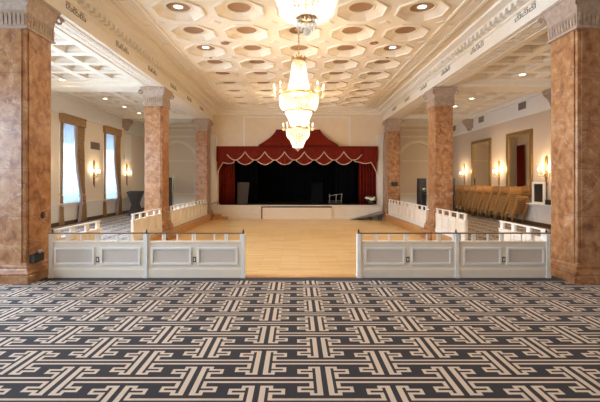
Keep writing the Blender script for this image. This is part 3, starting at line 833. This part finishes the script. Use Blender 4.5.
for s in range(8):
    y = 15.10 + .70*s; x = 8.15 + random.uniform(-.03, .03)
    for k in range(9):
        loc = (x + random.uniform(-.004, .004), y - .046*k, .074*k)
        lb = 'golden chair, %s in the %s stack by the right wall' % (ORD[k], stackword[s])
        if chair0 is None: chair0 = make_chair(loc, lb)
        else: dup(chair0, loc, 0, lb)

# ------------------------------------------------------------------ stage
SZ = .40
b = MB(); b.box(-4.42, 4.24, 20.0, 25.2, DZ, SZ-.03); b.box(-4.42, 4.24, 19.93, 25.2, SZ-.03, SZ); struct(b.build('floor_stage', M['partition']))
b = MB()
def fr(x0, x1, z0, z1, f=.03):
    for q in ((x0,x1,z0,z0+f), (x0,x1,z1-f,z1), (x0,x0+f,z0+f,z1-f), (x1-f,x1,z0+f,z1-f)): b.box(q[0], q[1], 19.955, 20.0, q[2], q[3])
for i in range(4):
    x = -4.3+.6*i
    for z0, z1 in ((-.20,.03), (.07,.28)): fr(x, x+.55, z0, z1, .022)
for i in range(4): fr(1.75+.62*i, 1.75+.62*i+.56, -.20, .22)
b.box(-4.4, 4.2, 19.97, 20.0, DZ, DZ+.06)
struct(b.build('trim_13', M['partition']))
t = thing('stage_fascia', 'wide pale removable board in the middle of the stage front', 'board', (-.04, 19.98, DZ))
b = MB(); b.box(-1.72, 1.72, -.05, 0, .0, .58); b.build('board', M['wall_lightened'], t)
b = MB(); b.box(-1.78, 1.75, -.065, 0, .58, .63); b.box(-1.78, -1.72, -.065, 0, 0, .58); b.build('edge', M['ledge'], t)

# black drapes at the back of the stage
b = MB(); m = 120
rows = [[(-4.3+8.6*j/m, 24.6+.08*math.sin(j*1.9), z) for j in range(m+1)] for z in (SZ, 5.3)]
b.rings([r + [(x, y+.02, z) for x, y, z in r[::-1]] for r in rows], smooth=True)
tag(b.build('stage_backdrop', M['black']), 'black pleated backdrop curtain at the back of the stage', 'curtain')
b = MB(); b.box(-3.95, 3.8, 20.05, 24.5, SZ, SZ+.012); tag(b.build('stage_cloth', M['black']), 'black cloth covering the stage floor', 'cloth')
# black side legs
for sd, x0, x1 in ((-1,-3.3,-2.2), (1,2.1,3.2)):
    b = MB(); m = 40
    rows = [[(x0+(x1-x0)*j/m, 22.2+.06*math.sin(j*1.3), z) for j in range(m+1)] for z in (SZ+.013, 5.2)]
    b.rings([r + [(x, y+.02, z) for x, y, z in r[::-1]] for r in rows], smooth=True)
    tag(b.build('wing_curtain', M['black']), 'black wing curtain just inside the %s of the stage' % ('left' if sd < 0 else 'right'), 'curtain', 'black stage wings')
# red side curtains
def pleatx(b, x0, x1, y, z0, z1, n, amp, flare=0.0):
    m = n*10; rows = []
    for z in (z0, (z0+z1)/2, z1):
        k = 1+flare*(1-(z-z0)/(z1-z0)); cx = (x0+x1)/2
        rows.append([(cx+((x0-cx)+(x1-x0)*j/m)*k, y+amp*math.sin(2*PI*n*j/m)+.012*math.sin(j*.7), z) for j in range(m+1)])
    b.rings([r + [(x, yy+.02, z) for x, yy, z in r[::-1]] for r in rows], smooth=True)
for x0, x1, nm in ((-4.06,-3.24,'left'), (3.14,4.06,'right')):
    b = MB(); pleatx(b, x0, x1, 20.62, SZ+.013, 3.5, 6, .075)
    tag(b.build('stage_curtain', M['red']), 'red velvet curtain gathered at the %s side of the stage' % nm, 'curtain', 'red stage side curtains')
# valance
VX0, VX1, VZ = -4.15, 3.92, 3.34
P0, PER, NP = -2.72, .99, 6
t = thing('stage_valance', 'red scalloped valance with pale gold trim above the stage', 'valance', (.08, 20.0, 0))
def zpx(y): return 1.6 + (181-y)*.05
def front_edge(x):
    u = ((x-P0)/PER) % 1.0
    return zpx(160) + (zpx(151.5)-zpx(160))*(1-abs(math.sin(PI*u))**.85)
def back_edge(x):
    u = ((x-P0)/PER) % 1.0
    return zpx(164.5) + (zpx(158)-zpx(164.5))*(1-abs(math.cos(PI*u))**.8)
def tail_edge(x, side):
    d = (x-VX0) if side < 0 else (VX1-x)      # distance from the outer end
    if d < .32: return zpx(176) + (zpx(162.5)-zpx(176))*(d/.32)**.7
    return zpx(162.5) - .05*math.sin(PI*(d-.32)/.55)
def sheet(x0, x1, y, fn, top=VZ, step=.03, wave=.0):
    n = max(4, int((x1-x0)/step)); b = MB()
    xs = [x0+(x1-x0)*i/n for i in range(n+1)]
    yy = lambda x: y + wave*math.sin(x*22)
    fr_ = [[(x, yy(x), fn(x)) for x in xs], [(x, yy(x)*.5+y*.5, (fn(x)+top)/2) for x in xs], [(x, y, top) for x in xs]]
    bk = [[(x, yy(x)+.025, z) for x, q, z in r] for r in fr_]
    b.rings([fr_[0], fr_[1], fr_[2], bk[2], bk[1], bk[0], fr_[0]], closed=False, caps=False, smooth=False)
    return b, [(x, yy(x)-.012, fn(x)) for x in xs]
b, e = sheet(VX0+.02, VX1-.02, .10, lambda x: back_edge(x) if P0-.55 < x < P0+5*PER+.55 else (tail_edge(x, -1) if x < 0 else tail_edge(x, 1)), wave=.012)
bp = b.build('rear_scallops', M['red'], t)
m = MB(); m.tube(e, .024, 5); m.build('fringe', M['trim'], bp)
b, e = sheet(P0-.90, P0+5*PER+.90, .04, front_edge, wave=.008)
fp = b.build('front_scallops', M['red'], t)
m = MB(); m.tube(e, .024, 5); m.build('fringe', M['trim'], fp)
b = MB(); b.box(VX0, VX1, .0, .25, VZ-.06, VZ); b.box(VX0, VX0+.04, .0, .25, 2.6, VZ); b.box(VX1-.04, VX1, .0, .25, 2.6, VZ); b.build('header', M['red'], t)
# concave red canopy above
t = thing('stage_canopy', 'red concave tent shaped canopy rising above the middle of the valance', 'canopy', (.08, 20.0, VZ))
b = MB(); rings = []
for k in range(13):
    f = k/12; s = f**1.0; g = 1-(1-(1-f)**1.7)           # concave hip
    xl = -1.15 + (-2.02+1.15)*(1-f)**1.5; xr = 1.03 + (1.92-1.03)*(1-f)**1.5
    yf = -.50*(1-f)**1.8 + .02; z = .84*f
    rings.append([(xl, .24, z), (xl, yf, z), (xr, yf, z), (xr, .24, z)])
b.rings(rings); b.build('roof', M['red'], t)
b = MB()
b.bm.free()
for u in (0,.2,.4,.6,.8,1):
    m = MB(); m.tube([(r[1][0]+(r[2][0]-r[1][0])*u, r[1][1]-.003, r[1][2]) for r in rings], .011, 5); m.build('seam', M['red'], t)

# things on the stage
b = MB(); b.rings([[(-.33,0,0),(.22,0,0),(.22,.04,0),(-.33,.04,0)], [(-.33,.10,1.12),(.30,.10,1.12),(.30,.14,1.12),(-.33,.14,1.12)]])
tag(b.build('board', M['tan'], None, (-2.84, 20.9, SZ+.013)), 'shaded tan board leaning beside the left red stage curtain', 'board')
t = thing('step_rail', 'small white railed step unit standing on the stage at right', 'steps', (1.98, 20.9, SZ+.013))
b = MB(); b.box(-.36, .36, 0, .30, 0, .06); b.box(-.36,.36,.15,.45,.06,.16); b.build('tread', M['plastic'], t)
for u in (-.32, 0.02, .30):
    m = MB(); m.tube([(u,.02,.05), (u+.02,.02,.50)], .022, 6); m.build('upright', M['steprail'], t)
m = MB(); m.tube([(-.36,.02,.40), (.36,.02,.52)], .020, 6); m.build('rail', M['steprail'], t)
t = thing('lectern', 'dark lectern barely seen on the black stage', 'lectern', (1.1, 22.6, SZ+.013))
b = MB(); b.box(-.32,.32,-.2,.2,0,1.05, taper=.03); b.build('body', M['black'], t); b = MB(); b.rings([[(-.36,-.25,1.02),(.36,-.25,1.02),(.36,.25,1.14),(-.36,.25,1.14)], [(-.36,-.25,1.06),(.36,-.25,1.06),(.36,.25,1.18),(-.36,.25,1.18)]]); b.build('top', M['black'], t)
def bouquet(loc, label, R, pot_h, nfl, potm, up=1.0):
    t = thing('flower_arrangement', label, 'flowers', loc)
    b = MB(); b.lathe([(.06,0),(.10,.02),(.13,pot_h*.6),(.15,pot_h),(.13,pot_h),(.11,pot_h*.7)], 14); b.build('pot', potm, t)
    b = MB()
    for i in range(26):
        a = random.uniform(0, 2*PI); r = R*random.uniform(.4, 1.15); z = pot_h+R*random.uniform(.1, 1.5)*up
        c, s = math.cos(a), math.sin(a)
        b.rings([[(.02*c,.02*s,pot_h-.02), (.02*c-.01*s,.02*s+.01*c,pot_h-.02), (.02*c,.02*s,pot_h)], [(r*.6*c-.03*s,r*.6*s+.03*c,z), (r*.6*c+.03*s,r*.6*s-.03*c,z), (r*.6*c,r*.6*s,z+.02)], [(r*c,r*s,z+.04*1), (r*c+.004,r*s,z+.04), (r*c,r*s+.004,z+.045)]])
    b.build('foliage', M['leaf'], t)
    for i in range(nfl):
        a = random.uniform(0, 2*PI); r = R*math.sqrt(random.random())*.95; z = pot_h+R*(.35+random.uniform(.1,.95)*up)*(1.05-.3*r/R)
        m = MB(); m.ball((r*math.cos(a), r*math.sin(a), z), R*.24, 6, sz=.8)
        for q in range(5):
            d = 2*PI*q/5; m.ball((r*math.cos(a)+R*.17*math.cos(d), r*math.sin(a)+R*.17*math.sin(d), z-.01), R*.15, 5)
        m.build('flower', M['petal'], t)
    return t
bouquet((3.68, 20.10, SZ+.013), 'white flower arrangement with green leaves at the right end of the stage', .25, .12, 16, M['plastic'], .9)
# ramp and steps beside the stage
t = thing('stage_ramp', 'grey carpeted ramp rising along the stage front toward the right', 'ramp', (0, 19.3, DZ))
b = MB(); b.rings([[(2.55,0,0),(2.55,.6,0),(2.75,.6,.03),(2.75,0,.03)], [(4.12,0,.32),(4.12,.6,.32),(4.12,.6,.40),(4.12,0,.40)]]); b.build('deck', M['greyramp'], t)
for u in (3.55, 4.02):
    for v in (.05, .55):
        z = (u-2.55)/1.57*.32
        m = MB(); m.tube([(u,v,0), (u,v,z+.02)], .022, 6); m.build('leg', M['plastic'], t)
t = thing('wooden_steps', 'low brown wooden steps at the left corner of the stage', 'steps', (-4.1, 19.35, DZ))
b = MB(); b.box(0, .62, 0, .58, 0, .13); b.build('tread', M['woodrise'], t); b = MB(); b.box(0, .34, .1, .58, .13, .27); b.build('tread', M['woodrise'], t)
t = thing('handrail', 'thin dark handrail at the left corner of the stage', 'handrail', (-4.30, 19.94, SZ))
b = MB(); b.tube([(0,-.0,.0), (.02,-.02,.06), (.24,-.05,.15), (.28,.06,.15)], .016, 6); b.tube([(.28,.06,.15), (.28,.06,0)], .014, 6); b.build('rail', M['plastic'], t)

# red drape beside the stage house, seen in the mirror
b = MB(); pleat(b, [(21.45,3.55),(21.45,1.8),(21.45,.0)], [(22.2,3.55),(22.2,1.8),(22.2,.0)], 4.78, 4, .04); tag(b.build('door_drape', M['red']), 'dark red drape reflected in the nearer right wall mirror', 'curtain')

# ------------------------------------------------------------------ aisle furniture
def speaker(loc, rz, label, h=1.65, w=.36):
    t = thing('speaker_cabinet', label, 'speaker', loc, rz)
    b = MB(); b.box(-w/2, w/2, -.2, .2, 0, h, taper=.015); b.build('cabinet', M['plastic'], t)
    b = MB(); b.box(-w/2+.03, w/2-.03, -.205, -.185, .08, h-.05); b.build('grille', M['dark'], t)
    return t
speaker((5.72, 18.5, 0), 0, 'tall black cabinet with white flowers beside it near the right arch', 1.72, .34)
bouquet((5.62, 17.9, 1.0), 'white flowers on a dark stand by the right arch', .14, .10, 8, M['plastic'])
def stand(loc, label, h, r=.2):
    b = MB(); b.lathe([(r,0),(r,.03),(r*.55,.10),(r*.5,h-.12),(r*.95,h-.03),(r,h)], 16)
    return tag(b.build('flower_stand', M['plastic'], None, loc), label, 'stand')
stand((5.62, 17.9, 0), 'dark flower stand beside the tall black cabinet near the right arch', 1.0, .16)
speaker((7.95, 21.0, 0), 0, 'grey draped tall cabinet in the far right corner behind flowers', 1.75, .5)
stand((7.55, 19.95, 0), 'dark flower stand at the far end of the stacked chairs', .78, .17)
bouquet((7.55, 19.95, .78), 'white flower ball on the dark stand beyond the stacked chairs', .20, .10, 14, M['plastic'])
speaker((-6.9, 21.4, 0), 0, 'tall dark cabinet beside the far left arch', 1.78, .30)
b = MB(); b.lathe([(.13,0),(.13,.02),(.03,.05),(.03,1.0),(.05,1.02),(.05,1.85),(.03,1.87)], 14)
tag(b.build('banner_stand', simple('pale green cloth', (.45,.52,.42), .7), None, (-6.52, 20.9, 0)), 'slim pale green rolled banner beside the dark cabinet in the left arch', 'banner')
# draped cocktail tables in the far left aisle
def cocktail(loc, label):
    t = thing('cocktail_table', label, 'table', loc, 0, 'dark draped cocktail tables in the left aisle')
    b = MB(); b.lathe([(.001,1.10),(.34,1.10),(.36,1.085),(.34,1.07),(.001,1.07)], 24, caps=False); b.build('tabletop', M['dark'], t)
    n = 32; b = MB()
    b.rings([[((r+ .03*math.cos(8*2*PI*i/n)*w)*math.cos(2*PI*i/n), (r+.03*math.cos(8*2*PI*i/n)*w)*math.sin(2*PI*i/n), z) for i in range(n)] for r, z, w in ((.365,1.105,.2),(.37,1.06,.4),(.22,.72,.8),(.16,.5,.5),(.22,.25,1),(.30,.01,1.2))], caps=False, smooth=True)
    b.build('drape', M['dark'], t)
cocktail((-7.55, 18.55, 0), 'nearer dark draped cocktail table beyond the farther left window')
cocktail((-7.95, 19.7, 0), 'farther dark draped cocktail table beyond the farther left window')
# tall narrow panel past the far left window, light on it painted in white
t = thing('wall_panel', 'tall narrow panel with light painted on as white above the farthest left sconce', 'panel', (-XW, 19.98, 2.64))
b = MB(); b.box(0, .05, -.34, .34, 0, 1.28); b.build('frame', M['white'], t); b = MB(); b.box(.05, .058, -.28, .28, .05, 1.23); b.build('glass', M['white'], t)

# ------------------------------------------------------------------ bits on the columns
b = MB(); b.lathe([(.001,.02),(.045,.018),(.06,.008),(.062,0)], 20, (0,0,0), caps=False)
o = b.build('wall_plate', M['plastic'], None, (-XI, 6.72, 1.03), (0, PI/2, 0)); tag(o, 'round dark plate on the inner face of the left foreground column', 'plate')
t = thing('power_box', 'black power box with cables on the base of the left foreground column', 'box', (-XI+.045, 6.50, .29))
b = MB(); b.box(-.045, .03, -.12, .14, 0, .13); b.build('case', M['plastic'], t)
b = MB(); b.ball((0,.05,.15), .035, 6); b.tube([(0,.05,.15), (.0,.11,.17), (.01,.15,.10)], .012, 6); b.build('connector', M['steel'], t)
b = MB(); b.box(-.16, .16, -.02, 0, -.10, .10); b.box(-.12, .12, -.026, -.02, -.06, .06)
tag(b.build('wall_plaque', M['plastic'], None, (4.64, 19.2, 1.45)), 'small dark plaque on the farthest right marble column', 'plaque')
